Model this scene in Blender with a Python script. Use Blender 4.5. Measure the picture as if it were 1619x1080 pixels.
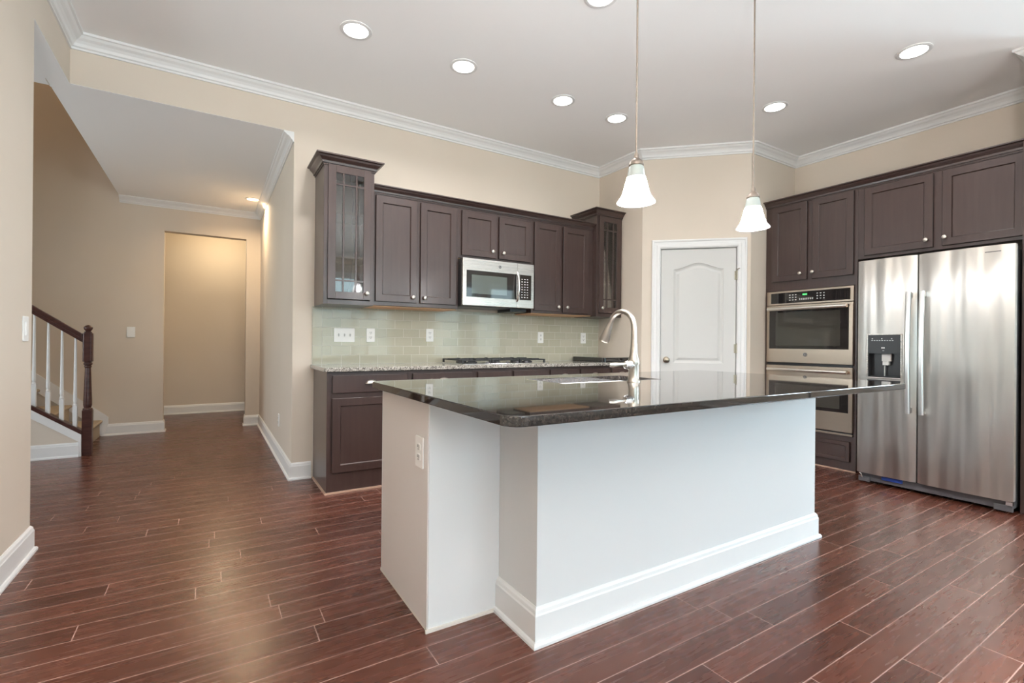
import bpy, bmesh, math, random
from mathutils import Vector, Matrix
random.seed(7)
PI = math.pi
S = bpy.context.scene
C = S.collection
for o in list(bpy.data.objects): bpy.data.objects.remove(o)

# ------------------------------------------------------------------ camera, world, exposure
F_PX, PPY, ROLL, YAW, CAM_H = 769.6, 541.94, 0.0088, 0.5552, 1.1045
cam_d = bpy.data.cameras.new('camera'); cam = bpy.data.objects.new('camera', cam_d); C.objects.link(cam)
cam_d.sensor_width = 36; cam_d.lens = F_PX / 1619 * 36; cam_d.shift_y = (PPY - 540) / 1619
cam_d.clip_start = 0.05
Fv = Vector((math.sin(YAW), math.cos(YAW), 0)); Rv = Vector((math.cos(YAW), -math.sin(YAW), 0)); Uv = Vector((0, 0, 1))
R3 = Rv * math.cos(ROLL) + Uv * math.sin(ROLL); U3 = Uv * math.cos(ROLL) - Rv * math.sin(ROLL)
mw = Matrix((R3, U3, -Fv)).transposed().to_4x4(); mw.translation = Vector((0, 0, CAM_H))
cam.matrix_world = mw
S.camera = cam
S.view_settings.view_transform = 'Standard'; S.view_settings.look = 'None'
S.view_settings.gamma = 1; S.view_settings.use_curve_mapping = False
EXPOSURE = 0.54
S.view_settings.exposure = EXPOSURE

world = bpy.data.worlds.new('sky'); S.world = world; world.use_nodes = True
nt = world.node_tree; nt.nodes.clear()
wo = nt.nodes.new('ShaderNodeOutputWorld'); bg = nt.nodes.new('ShaderNodeBackground')
tc = nt.nodes.new('ShaderNodeTexCoord'); sp = nt.nodes.new('ShaderNodeSeparateXYZ'); cr = nt.nodes.new('ShaderNodeValToRGB')
nt.links.new(tc.outputs['Generated'], sp.inputs[0]); nt.links.new(sp.outputs['Z'], cr.inputs[0])
cr.color_ramp.elements[0].position = 0.0; cr.color_ramp.elements[0].color = (0.16, 0.26, 0.10, 1)
cr.color_ramp.elements[1].position = 0.22; cr.color_ramp.elements[1].color = (0.75, 0.88, 1.0, 1)
nt.links.new(cr.outputs[0], bg.inputs[0]); nt.links.new(bg.outputs[0], wo.inputs[0])
bg.inputs[1].default_value = 2.0

def area(name, loc, direction, sx, sy, power, color=(1, 1, 1), spread=PI):
    l = bpy.data.lights.new(name, 'AREA'); l.shape = 'RECTANGLE'; l.size = sx; l.size_y = sy
    l.energy = power; l.color = color; l.spread = spread
    o = bpy.data.objects.new(name, l); C.objects.link(o); o.location = loc
    o.rotation_euler = Vector(direction).to_track_quat('-Z', 'Z' if abs(direction[2]) < .5 else 'Y').to_euler()
    return o
DAY = (0.64, 0.83, 1.0); LAMP = (.965, .955, .96)
REAR_W, SIDE_W, CAN_W, PEND_W, FILL_A, FILL_B, FILL_C, FOY_W, HALL_W, COR_W = 8.0, 85, 8, 88, 155, 30, 20, 89, 9, 11
# rear windows: (x0, x1, z0, z1) in the wall y = REAR ; daylight stands outside them
REAR = -3.6; SIDE = 7.6
REAR_WINDOWS = [(-0.5, 1.3, 0.75, 2.57), (2.0, 3.9, 0.1, 2.57), (5.0, 5.9, 0.75, 2.57), (6.25, 7.15, 0.75, 2.57)]
ADDED_SIDE_WINDOWS = [(-2.9, -0.4, 0.6, 2.35)]  # unseen window added to make the daylight more even
for i, (x0, x1, z0, z1) in enumerate(REAR_WINDOWS):
    area('daylight_rear', ((x0 + x1) / 2, REAR - 0.35, (z0 + z1) / 2), (0, 1, 0.0), x1 - x0, z1 - z0, (2.2 if i == 0 else 1) * REAR_W * (x1 - x0) * (z1 - z0), DAY)
for (y0, y1, z0, z1) in ADDED_SIDE_WINDOWS:
    area('added_daylight_side', (SIDE + 0.35, (y0 + y1) / 2, (z0 + z1) / 2), (-1, 0, 0.0), y1 - y0, z1 - z0, SIDE_W * (y1 - y0) * (z1 - z0), DAY)

# ------------------------------------------------------------------ materials
def mat(name, col, rough=0.5, metal=0.0, **k):
    m = bpy.data.materials.new(name); m.use_nodes = True
    b = m.node_tree.nodes['Principled BSDF']
    b.inputs['Base Color'].default_value = (*col, 1); b.inputs['Roughness'].default_value = rough; b.inputs['Metallic'].default_value = metal
    for a, v in k.items(): b.inputs[a.replace('_', ' ')].default_value = v
    return m
def N(m, t, **k):
    n = m.node_tree.nodes.new(t)
    for a, v in k.items(): setattr(n, a, v)
    return n
def L(m, a, b): m.node_tree.links.new(a, b)
def bsdf(m): return m.node_tree.nodes['Principled BSDF']
def vary(m, c1, c2, scale=(1, 1, 1), noise=6.0, detail=4, coord='Object', bump=0.0, dist=0.001):
    tc = N(m, 'ShaderNodeTexCoord'); mp = N(m, 'ShaderNodeMapping'); mp.inputs['Scale'].default_value = scale
    n = N(m, 'ShaderNodeTexNoise'); n.inputs['Scale'].default_value = noise; n.inputs['Detail'].default_value = detail
    r = N(m, 'ShaderNodeValToRGB'); r.color_ramp.elements[0].color = (*c1, 1); r.color_ramp.elements[1].color = (*c2, 1)
    r.color_ramp.elements[0].position = .3; r.color_ramp.elements[1].position = .7
    L(m, tc.outputs[coord], mp.inputs[0]); L(m, mp.outputs[0], n.inputs['Vector']); L(m, n.outputs[0], r.inputs[0]); L(m, r.outputs[0], bsdf(m).inputs['Base Color'])
    if bump:
        b = N(m, 'ShaderNodeBump'); b.inputs['Strength'].default_value = bump; b.inputs['Distance'].default_value = dist
        L(m, n.outputs[0], b.inputs['Height']); L(m, b.outputs[0], bsdf(m).inputs['Normal'])
    return m
WALL = vary(mat('beige_wall_paint', (.665, .575, .48), .75), (.66, .575, .478), (.685, .60, .505), noise=1.3, detail=2)
CEIL = mat('white_ceiling_paint', (.93, .92, .905), .9)
TRIM = mat('white_trim_paint', (.78, .77, .755), .42)
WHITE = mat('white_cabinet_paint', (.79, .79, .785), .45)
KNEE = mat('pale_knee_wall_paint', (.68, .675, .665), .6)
ESP = vary(mat('espresso_wood', (.03, .018, .015), .36, Coat_Weight=.5, Coat_Roughness=.22), (.040, .020, .016), (.050, .027, .022), scale=(14, 14, 1.2), noise=3, detail=6)
EDGE = mat('gap_shade_door_edge', (.014, .007, .006), .7)  # door edges coloured near black to stand for the shade in the gaps
UNDER = mat('maple_cabinet_underside', (.62, .36, .19), .5)
INSIDE = mat('cabinet_interior', (.16, .12, .10), .5)
NICKEL = mat('satin_nickel', (.66, .61, .55), .28, 1.0)
FAUCET = mat('brushed_nickel_faucet', (.50, .455, .40), .30, 1.0)
DOORHW = mat('aged_nickel_hardware', (.34, .29, .22), .35, 1.0)
RODM = mat('brushed_bronze_rod', (.30, .25, .21), .45, 1.0)
CHROME = mat('polished_steel', (.82, .82, .82), .15, 1.0)
BLACK = mat('black_plastic', (.012, .012, .013), .3)
BGLASS = mat('black_oven_glass', (.018, .016, .016), .04, 0.0, Coat_Weight=.6, Coat_Roughness=.02)
IRON = mat('cast_iron', (.02, .02, .02), .55)
PLASTIC = mat('white_plastic', (.88, .87, .84), .35)
SLOT = mat('outlet_slot', (.05, .05, .05), .6)
CAULK = mat('tan_shoe_molding', (.45, .30, .22), .5)
CREAM = mat('cream_shoe_molding', (.78, .73, .66), .45)
DKGREY = mat('dark_grey_plastic', (.09, .085, .09), .4)
BLUE = mat('blue_protective_film', (.02, .06, .32), .35)
CARPET = vary(mat('tan_carpet', (.4, .3, .2), .95), (.36, .29, .21), (.52, .43, .32), noise=220, detail=2, bump=.6, dist=.004)
MAHOG = vary(mat('mahogany_stain', (.05, .02, .015), .3), (.050, .018, .014), (.085, .034, .026), scale=(3, 3, 12), noise=4)
GREEN = mat('green_display', (.05, .6, .1), .4, Emission_Color=(.1, 1, .2, 1), Emission_Strength=1.2)
ICON = mat('grey_keypad_print', (.55, .55, .53), .5)
def emit(name, col, s):
    m = mat(name, (.9, .9, .9), .5); b = bsdf(m); b.inputs['Emission Color'].default_value = (*col, 1); b.inputs['Emission Strength'].default_value = s; return m
LENS = emit('lit_downlight_lens', (1, .97, .92), 7.0)
LENSW = emit('lit_warm_lens', (1, .74, .42), 7.0)

def steel(name, col, rough, wave=0.0, aniso=.6):
    m = mat(name, col, rough, 1.0)
    b = bsdf(m)
    tc = N(m, 'ShaderNodeTexCoord'); mp = N(m, 'ShaderNodeMapping'); mp.inputs['Scale'].default_value = (1.5, 1.5, 400)
    n = N(m, 'ShaderNodeTexNoise'); n.inputs['Scale'].default_value = 1.0; n.inputs['Detail'].default_value = 3
    L(m, tc.outputs['Object'], mp.inputs[0]); L(m, mp.outputs[0], n.inputs['Vector'])
    r = N(m, 'ShaderNodeMapRange'); r.inputs[3].default_value = rough - .05; r.inputs[4].default_value = rough + .07
    L(m, n.outputs[0], r.inputs[0]); L(m, r.outputs[0], b.inputs['Roughness'])
    b.inputs['Anisotropic'].default_value = aniso
    tg = N(m, 'ShaderNodeTangent'); tg.direction_type = 'RADIAL'; tg.axis = 'Z'; L(m, tg.outputs[0], b.inputs['Tangent'])
    if wave:
        mp2 = N(m, 'ShaderNodeMapping'); mp2.inputs['Scale'].default_value = (7, 7, .55)
        n2 = N(m, 'ShaderNodeTexNoise'); n2.inputs['Scale'].default_value = 1.3; n2.inputs['Detail'].default_value = 1
        L(m, tc.outputs['Object'], mp2.inputs[0]); L(m, mp2.outputs[0], n2.inputs['Vector'])
        bp = N(m, 'ShaderNodeBump'); bp.inputs['Strength'].default_value = 1; bp.inputs['Distance'].default_value = wave
        L(m, n2.outputs[0], bp.inputs['Height']); L(m, bp.outputs[0], b.inputs['Normal'])
    return m
STEEL = steel('brushed_stainless', (.60, .565, .53), .27)
OSTEEL = steel('reflection_tinted_oven_stainless', (.40, .325, .26), .30)  # base colour darkened and warmed to hold the reflected surroundings
BAR = mat('oven_handle_steel', (.84, .79, .73), .30, 1.0)
FSTEEL = steel('fridge_stainless', (.60, .58, .555), .34, wave=.04, aniso=.93)

# granite
def granite(name, base, fleck, dark, rough, scale, d=.45):
    m = mat(name, base, rough)
    tc = N(m, 'ShaderNodeTexCoord'); n = N(m, 'ShaderNodeTexNoise'); n.inputs['Scale'].default_value = scale; n.inputs['Detail'].default_value = 5; n.inputs['Roughness'].default_value = .75
    r = N(m, 'ShaderNodeValToRGB'); e = r.color_ramp.elements
    e[0].position = .40; e[0].color = (*dark, 1); e[1].position = .62; e[1].color = (*fleck, 1)
    x = e.new(.5); x.color = (*base, 1)
    L(m, tc.outputs['Object'], n.inputs['Vector']); L(m, n.outputs[0], r.inputs[0]); L(m, r.outputs[0], bsdf(m).inputs['Base Color'])
    return m
DGRAN = granite('dark_polished_granite', (.022, .019, .017), (.046, .036, .030), (.010, .008, .008), .035, 130)
LGRAN = granite('speckled_grey_granite', (.34, .31, .27), (.62, .58, .52), (.05, .045, .04), .12, 110)
bsdf(DGRAN).inputs['Coat Weight'].default_value = .5; bsdf(DGRAN).inputs['Coat Roughness'].default_value = .02

# glass tile backsplash: brick pattern in x / z
def tile_mat(name, w, h, off, squash=1.0):
    m = mat(name, (.36, .39, .34), .08)
    tc = N(m, 'ShaderNodeTexCoord'); sp = N(m, 'ShaderNodeSeparateXYZ'); cb = N(m, 'ShaderNodeCombineXYZ')
    L(m, tc.outputs['Object'], sp.inputs[0]); L(m, sp.outputs['X'], cb.inputs[0]); L(m, sp.outputs['Z'], cb.inputs[1])
    br = N(m, 'ShaderNodeTexBrick'); br.inputs['Scale'].default_value = 1; br.inputs['Brick Width'].default_value = w; br.inputs['Row Height'].default_value = h
    br.inputs['Mortar Size'].default_value = .0022; br.offset = off; br.inputs['Mortar Smooth'].default_value = .3
    br.inputs['Color1'].default_value = (.445, .425, .325, 1); br.inputs['Color2'].default_value = (.50, .475, .37, 1); br.inputs['Mortar'].default_value = (.62, .61, .54, 1)
    L(m, cb.outputs[0], br.inputs['Vector']); L(m, br.outputs['Color'], bsdf(m).inputs['Base Color'])
    bp = N(m, 'ShaderNodeBump'); bp.inputs['Strength'].default_value = .5; bp.inputs['Distance'].default_value = .002; bp.invert = True
    n = N(m, 'ShaderNodeTexNoise'); n.inputs['Scale'].default_value = 9; L(m, tc.outputs['Object'], n.inputs['Vector'])
    ad = N(m, 'ShaderNodeMath', operation='MULTIPLY_ADD'); ad.inputs[1].default_value = .35; L(m, n.outputs[0], ad.inputs[0]); L(m, br.outputs['Fac'], ad.inputs[2])
    L(m, ad.outputs[0], bp.inputs['Height']); L(m, bp.outputs[0], bsdf(m).inputs['Normal'])
    rr = N(m, 'ShaderNodeMapRange'); rr.inputs[3].default_value = .06; rr.inputs[4].default_value = .6; L(m, br.outputs['Fac'], rr.inputs[0]); L(m, rr.outputs[0], bsdf(m).inputs['Roughness'])
    return m
TILE = tile_mat('pale_green_glass_subway_tile', .1524, .0762, .5)
TILEV = tile_mat('pale_green_glass_border_tile', .0762, .1524, 0)

# hardwood floor: planks run along x
def floor_mat():
    m = mat('dark_hardwood_planks', (.09, .035, .025), .25)
    W, LEN = .116, 1.22
    geo = N(m, 'ShaderNodeNewGeometry'); sp = N(m, 'ShaderNodeSeparateXYZ'); L(m, geo.outputs['Position'], sp.inputs[0])
    def math_(op, a, b=None, c=None):
        n = N(m, 'ShaderNodeMath', operation=op)
        for i, v in enumerate((a, b, c)):
            if v is None: continue
            if isinstance(v, (int, float)): n.inputs[i].default_value = v
            else: L(m, v, n.inputs[i])
        return n.outputs[0]
    yy = math_('DIVIDE', math_('SUBTRACT', sp.outputs['Y'], 1.426 - W * 60), W)
    row = math_('FLOOR', yy); fy = math_('FRACT', yy)
    wn = N(m, 'ShaderNodeTexWhiteNoise', noise_dimensions='1D'); L(m, row, wn.inputs['W'])
    xx = math_('ADD', math_('DIVIDE', math_('ADD', sp.outputs['X'], 20), LEN), math_('MULTIPLY', wn.outputs['Value'], 7.0))
    colx = math_('FLOOR', xx); fx = math_('FRACT', xx)
    wn2 = N(m, 'ShaderNodeTexWhiteNoise', noise_dimensions='2D')
    cb = N(m, 'ShaderNodeCombineXYZ'); L(m, row, cb.inputs[0]); L(m, colx, cb.inputs[1]); L(m, cb.outputs[0], wn2.inputs['Vector'])
    ey = math_('MINIMUM', fy, math_('SUBTRACT', 1, fy)); ex = math_('MINIMUM', fx, math_('SUBTRACT', 1, fx))
    dy = math_('MULTIPLY', ey, W); dx = math_('MULTIPLY', ex, LEN)
    d = math_('MINIMUM', dy, dx)
    seam = N(m, 'ShaderNodeMapRange'); seam.inputs[1].default_value = .0010; seam.inputs[2].default_value = .0024; seam.inputs[3].default_value = 1; seam.inputs[4].default_value = 0; L(m, d, seam.inputs[0])
    # grain
    cg = N(m, 'ShaderNodeCombineXYZ'); L(m, math_('MULTIPLY', sp.outputs['X'], 2.0), cg.inputs[0]); L(m, math_('MULTIPLY', sp.outputs['Y'], 22), cg.inputs[1]); L(m, math_('MULTIPLY', wn2.outputs['Value'], 30), cg.inputs[2])
    g = N(m, 'ShaderNodeTexNoise'); g.inputs['Scale'].default_value = 1.7; g.inputs['Detail'].default_value = 3; g.inputs['Roughness'].default_value = .6; L(m, cg.outputs[0], g.inputs['Vector'])
    r = N(m, 'ShaderNodeValToRGB'); e = r.color_ramp.elements
    e[0].position = .2; e[0].color = (.064, .018, .010, 1); e[1].position = .85; e[1].color = (.122, .040, .024, 1)
    x = e.new(.5); x.color = (.090, .028, .016, 1)
    t = math_('ADD', math_('MULTIPLY_ADD', g.outputs[0], .34, .10), math_('MULTIPLY', wn2.outputs['Value'], .45)); L(m, t, r.inputs[0])
    mx = N(m, 'ShaderNodeMix', data_type='RGBA'); L(m, math_('MULTIPLY', seam.outputs[0], .85), mx.inputs[0]); L(m, r.outputs[0], mx.inputs[6]); mx.inputs[7].default_value = (.50, .32, .27, 1)
    L(m, mx.outputs[2], bsdf(m).inputs['Base Color'])
    rr = N(m, 'ShaderNodeMapRange'); rr.inputs[3].default_value = .20; rr.inputs[4].default_value = .34; L(m, g.outputs[0], rr.inputs[0]); L(m, rr.outputs[0], bsdf(m).inputs['Roughness'])
    bp = N(m, 'ShaderNodeBump'); bp.inputs['Strength'].default_value = .08; bp.inputs['Distance'].default_value = .001
    L(m, math_('MULTIPLY', g.outputs[0], .35), bp.inputs['Height']); L(m, bp.outputs[0], bsdf(m).inputs['Normal'])
    return m
FLOOR = floor_mat()

def thin_glass(name, tint, refl=.12, rough=.02):
    m = bpy.data.materials.new(name); m.use_nodes = True; m.node_tree.nodes.clear()
    o = N(m, 'ShaderNodeOutputMaterial'); mx = N(m, 'ShaderNodeMixShader'); t = N(m, 'ShaderNodeBsdfTransparent'); g = N(m, 'ShaderNodeBsdfGlossy')
    t.inputs[0].default_value = (*tint, 1); g.inputs['Roughness'].default_value = rough
    fr = N(m, 'ShaderNodeFresnel'); fr.inputs[0].default_value = 1.45
    ad = N(m, 'ShaderNodeMath', operation='ADD'); ad.inputs[1].default_value = refl; L(m, fr.outputs[0], ad.inputs[0])
    L(m, ad.outputs[0], mx.inputs[0]); L(m, t.outputs[0], mx.inputs[1]); L(m, g.outputs[0], mx.inputs[2]); L(m, mx.outputs[0], o.inputs[0])
    return m
PANE = thin_glass('clear_window_glass', (.95, .97, .96), .02)
CABGLASS = thin_glass('cabinet_door_glass', (.88, .88, .86), .05)
SHADE = mat('frosted_white_glass', (.93, .93, .93), .35, 0, Transmission_Weight=.0, Subsurface_Weight=.0)
def shade_mat():
    m = bpy.data.materials.new('frosted_shade_glass'); m.use_nodes = True; m.node_tree.nodes.clear()
    o = N(m, 'ShaderNodeOutputMaterial'); a = N(m, 'ShaderNodeMixShader'); d = N(m, 'ShaderNodeBsdfDiffuse'); t = N(m, 'ShaderNodeBsdfTranslucent')
    d.inputs[0].default_value = (.9, .92, .93, 1); t.inputs[0].default_value = (.95, .97, 1, 1); a.inputs[0].default_value = .5
    g = N(m, 'ShaderNodeBsdfGlossy'); g.inputs['Roughness'].default_value = .15; b = N(m, 'ShaderNodeMixShader'); b.inputs[0].default_value = .06
    L(m, d.outputs[0], a.inputs[1]); L(m, t.outputs[0], a.inputs[2]); L(m, a.outputs[0], b.inputs[1]); L(m, g.outputs[0], b.inputs[2]); L(m, b.outputs[0], o.inputs[0])
    return m
SHADE = shade_mat()
def _through(m, f):
    nt = m.node_tree; o = [n for n in nt.nodes if n.type == 'OUTPUT_MATERIAL'][0]; old = o.inputs[0].links[0].from_socket
    t = nt.nodes.new('ShaderNodeBsdfTransparent'); mx = nt.nodes.new('ShaderNodeMixShader'); mx.inputs[0].default_value = f
    nt.links.new(old, mx.inputs[1]); nt.links.new(t.outputs[0], mx.inputs[2]); nt.links.new(mx.outputs[0], o.inputs[0])
_through(SHADE, .35)

# ------------------------------------------------------------------ mesh helpers
def bm_(): return bmesh.new()
def box(bm, x0, x1, y0, y1, z0, z1):
    if x0 > x1: x0, x1 = x1, x0
    if y0 > y1: y0, y1 = y1, y0
    if z0 > z1: z0, z1 = z1, z0
    v = [bm.verts.new((x, y, z)) for x in (x0, x1) for y in (y0, y1) for z in (z0, z1)]
    for f in ((0, 1, 3, 2), (4, 6, 7, 5), (0, 4, 5, 1), (2, 3, 7, 6), (0, 2, 6, 4), (1, 5, 7, 3)): bm.faces.new([v[i] for i in f])
    return bm
def prism(bm, pts, z0, z1):
    a = [bm.verts.new((x, y, z0)) for x, y in pts]; b = [bm.verts.new((x, y, z1)) for x, y in pts]
    bm.faces.new(a[::-1]); bm.faces.new(b)
    n = len(pts)
    for i in range(n): bm.faces.new((a[i], a[(i + 1) % n], b[(i + 1) % n], b[i]))
    return bm
def prism_y(bm, pts, y0, y1):   # polygon in x, z extruded along y
    a = [bm.verts.new((x, y0, z)) for x, z in pts]; b = [bm.verts.new((x, y1, z)) for x, z in pts]
    bm.faces.new(a); bm.faces.new(b[::-1]); n = len(pts)
    for i in range(n): bm.faces.new((a[i], b[i], b[(i + 1) % n], a[(i + 1) % n]))
    return bm
def lathe(bm, prof, n=24, c=(0, 0, 0), axis='z'):
    rings = []
    for r, h in prof:
        ring = []
        for i in range(n):
            a = 2 * PI * i / n; p = (r * math.cos(a), r * math.sin(a), h)
            if axis == 'y': p = (p[0], -p[2], p[1])      # grows towards -y
            if axis == 'x': p = (-p[2], p[0], p[1])      # grows towards -x
            ring.append(bm.verts.new((p[0] + c[0], p[1] + c[1], p[2] + c[2])))
        rings.append(ring)
    for a, b in zip(rings, rings[1:]):
        for i in range(n): bm.faces.new((a[i], a[(i + 1) % n], b[(i + 1) % n], b[i]))
    bm.faces.new(rings[0][::-1]); bm.faces.new(rings[-1])
    return bm
def shell_lathe(bm, prof, n=40, c=(0, 0, 0)):  # open surface of revolution through a closed profile
    rings = []
    for r, h in prof: rings.append([bm.verts.new((r * math.cos(2 * PI * i / n) + c[0], r * math.sin(2 * PI * i / n) + c[1], h + c[2])) for i in range(n)])
    m = len(rings)
    for k in range(m):
        a, b = rings[k], rings[(k + 1) % m]
        for i in range(n): bm.faces.new((a[i], a[(i + 1) % n], b[(i + 1) % n], b[i]))
    return bm
def tube(bm, pts, rad, n=12):
    pts = [Vector(p) for p in pts]; rads = rad if isinstance(rad, (list, tuple)) else [rad] * len(pts)
    rings = []; up = None
    for i, p in enumerate(pts):
        t = (pts[min(i + 1, len(pts) - 1)] - pts[max(i - 1, 0)]).normalized()
        if up is None: up = Vector((1, 0, 0)) if abs(t.x) < .8 else Vector((0, 1, 0))
        u = (up - t * up.dot(t)).normalized(); up = u; w = t.cross(u)
        rings.append([bm.verts.new(p + (u * math.cos(2 * PI * k / n) + w * math.sin(2 * PI * k / n)) * rads[i]) for k in range(n)])
    for a, b in zip(rings, rings[1:]):
        for k in range(n): bm.faces.new((a[k], a[(k + 1) % n], b[(k + 1) % n], b[k]))
    bm.faces.new(rings[0][::-1]); bm.faces.new(rings[-1])
    return bm
def sweep(bm, path, prof, closed=False):
    """moulding: path = floor plan points with the room on the right of travel; prof = (distance out of the wall, z), closed outline"""
    n = len(path); P = [Vector((x, y)) for x, y in path]; rings = []
    for i in range(n):
        d0 = (P[i] - P[i - 1]).normalized() if (i > 0 or closed) else None
        d1 = (P[(i + 1) % n] - P[i]).normalized() if (i < n - 1 or closed) else None
        if d0 is None: d0 = d1
        if d1 is None: d1 = d0
        n0 = Vector((d0.y, -d0.x)); n1 = Vector((d1.y, -d1.x))
        mv = (n0 + n1); mv = mv / (mv.dot(n0)) if mv.length > 1e-6 else n0
        rings.append([bm.verts.new((P[i].x + mv.x * o, P[i].y + mv.y * o, z)) for o, z in prof])
    m = len(prof)
    for i in range(n if closed else n - 1):
        a, b = rings[i], rings[(i + 1) % n]
        for k in range(m): bm.faces.new((a[k], a[(k + 1) % m], b[(k + 1) % m], b[k]))
    if not closed: bm.faces.new(rings[0][::-1]); bm.faces.new(rings[-1])
    return bm
def rrect(x0, x1, y0, y1, r, seg=6):
    pts = []
    for cx, cy, a0 in ((x1 - r, y1 - r, 0), (x0 + r, y1 - r, 90), (x0 + r, y0 + r, 180), (x1 - r, y0 + r, 270)):
        for k in range(seg + 1):
            a = math.radians(a0 + 90 * k / seg); pts.append((cx + r * math.cos(a), cy + r * math.sin(a)))
    return pts
def obj(name, bm, m, parent=None, bevel=0.0, smooth=False, loc=None, seg=2):
    bmesh.ops.recalc_face_normals(bm, faces=bm.faces)
    me = bpy.data.meshes.new(name); bm.to_mesh(me); bm.free()
    o = bpy.data.objects.new(name, me); C.objects.link(o); me.materials.append(m)
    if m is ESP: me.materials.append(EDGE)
    if parent: o.parent = parent
    if loc: o.location = loc
    if smooth:
        for p in me.polygons: p.use_smooth = True
    if bevel:
        b = o.modifiers.new('bevel', 'BEVEL'); b.width = bevel; b.segments = seg; b.limit_method = 'ANGLE'; b.angle_limit = math.radians(40); b.harden_normals = False
    if smooth:
        try:
            for p in me.polygons: p.use_smooth = True
            mod = o.modifiers.new('es', 'EDGE_SPLIT'); mod.split_angle = math.radians(40)
        except Exception: pass
    return o
def tag(o, label, cat, group=None):
    o['label'] = label; o['category'] = cat
    if group: o['group'] = group
    return o
def thing(name, label, cat, loc=(0, 0, 0), rotz=0, group=None):
    o = bpy.data.objects.new(name, None); C.objects.link(o); o.location = loc; o.rotation_euler = (0, 0, rotz); o.empty_display_size = .1
    return tag(o, label, cat, group)
def struct(name, bm, m, parent=None, bevel=0.0):
    o = obj(name, bm, m, parent, bevel)
    if not parent: o['kind'] = 'structure'
    return o
def cut(o, boxes):
    """carve boxes out of a mesh, leaving plain geometry"""
    b = bm_()
    for bx in boxes: box(b, *bx)
    bmesh.ops.recalc_face_normals(b, faces=b.faces)
    me = bpy.data.meshes.new('c'); b.to_mesh(me); b.free(); c = bpy.data.objects.new('c', me); C.objects.link(c)
    c.matrix_world = Matrix.Identity(4)
    par = o.parent; o.parent = None
    md = o.modifiers.new('b', 'BOOLEAN'); md.operation = 'DIFFERENCE'; md.object = c; md.solver = 'EXACT'
    bev = [x for x in o.modifiers if x.type == 'BEVEL']
    for x in bev: x.show_viewport = False
    bpy.context.view_layer.update(); dg = bpy.context.evaluated_depsgraph_get()
    new = bpy.data.meshes.new_from_object(o.evaluated_get(dg)); o.modifiers.remove(md); o.data = new
    for x in bev: x.show_viewport = True
    bpy.data.objects.remove(c); o.parent = par
    return o
def holed_wall(bm, a0, a1, z0, z1, t0, t1, holes, axis='x'):
    xs = sorted({a0, a1, *[h[0] for h in holes], *[h[1] for h in holes]}); zs = sorted({z0, z1, *[h[2] for h in holes], *[h[3] for h in holes]})
    for i in range(len(xs) - 1):
        for k in range(len(zs) - 1):
            cx, cz = (xs[i] + xs[i + 1]) / 2, (zs[k] + zs[k + 1]) / 2
            if any(h[0] < cx < h[1] and h[2] < cz < h[3] for h in holes): continue
            if axis == 'x': box(bm, xs[i], xs[i + 1], t0, t1, zs[k], zs[k + 1])
            else: box(bm, t0, t1, xs[i], xs[i + 1], zs[k], zs[k + 1])
    return bm

# ------------------------------------------------------------------ the room shell
H = 3.08; HH = 2.76            # kitchen ceiling, hall ceiling
XL, YB = -.785, 4.2            # left wall face, back wall face
XH = .555                      # hall right wall face
A = Vector((3.76, 3.543)); WY = 2.83
Dg = Vector((.72300, -.69085)); LEN = (A.y - WY) / .69085; B = A + Dg * LEN
XR = 5.29; SY = .93; SX = 4.60
YF = 7.17

struct('floor', box(bm_(), -3.9, SIDE + .12, REAR - .12, 9, -.06, 0), FLOOR)
b = bm_(); box(b, XL - .12, SIDE + .12, REAR - .12, YB + .12, H, H + .1); struct('ceiling', b, CEIL)
b = bm_(); box(b, -.9, XH + .12, YB + .12, YF, HH, HH + .1); box(b, -3.9, XL - .12, REAR, 4.3, HH, HH + .1); box(b, -.905, -.9, YB + .12, 4.3, HH, HH + .1)
box(b, -.9, XH, YB + .0005, YB + .12, HH, HH + .0015); box(b, XL - .12, XL - .0005, 3.45, YB, HH, HH + .0015)
struct('ceiling_hall', b, CEIL)
b = bm_(); box(b, XL - .12, XL, REAR, 3.45, 0, H); box(b, XL - .12, XL, 3.45, YB, HH + .0015, H); struct('wall_left', b, WALL)
b = bm_(); box(b, XH, 3.88, YB, YB + .12, 0, H); box(b, XL - .12, XH, YB, YB + .12, HH + .0015, H); struct('wall_back', b, WALL)
b = bm_(); prism(b, [(A.x, YB), (A.x, A.y), (A.x + .06, A.y + .02), (A.x + .12, A.y + .05), (A.x + .12, YB)], 0, H); struct('wall_pantry_side', b, WALL)
DT0, DT1, DZ = .180, .912, 2.075
b = bm_(); holed_wall(b, 0, LEN, 0, H, 0, .11, [(DT0, DT1, 0, DZ)])
o = struct('wall_pantry', b, WALL); o.location = (A.x, A.y, 0); o.rotation_euler = (0, 0, math.atan2(Dg.y, Dg.x))
b = bm_(); prism(b, [(B.x, WY), (XR + .12, WY), (XR + .12, WY + .12), (B.x + .12, WY + .12)], 0, H); struct('wall_pantry_front', b, WALL)
b = bm_(); box(b, XR, XR + .12, SY, WY, 0, H); struct('wall_right', b, WALL)
b = bm_(); box(b, SX, SIDE + .12, SY - .12, SY, 0, H); struct('wall_alcove', b, WALL)
b = bm_(); holed_wall(b, XL - .12, SIDE + .12, 0, H, REAR - .12, REAR, REAR_WINDOWS, 'x'); struct('wall_rear', b, WALL)
b = bm_(); holed_wall(b, REAR, SY - .12, 0, H, SIDE, SIDE + .12, ADDED_SIDE_WINDOWS, 'y'); struct('wall_side', b, WALL)
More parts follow.
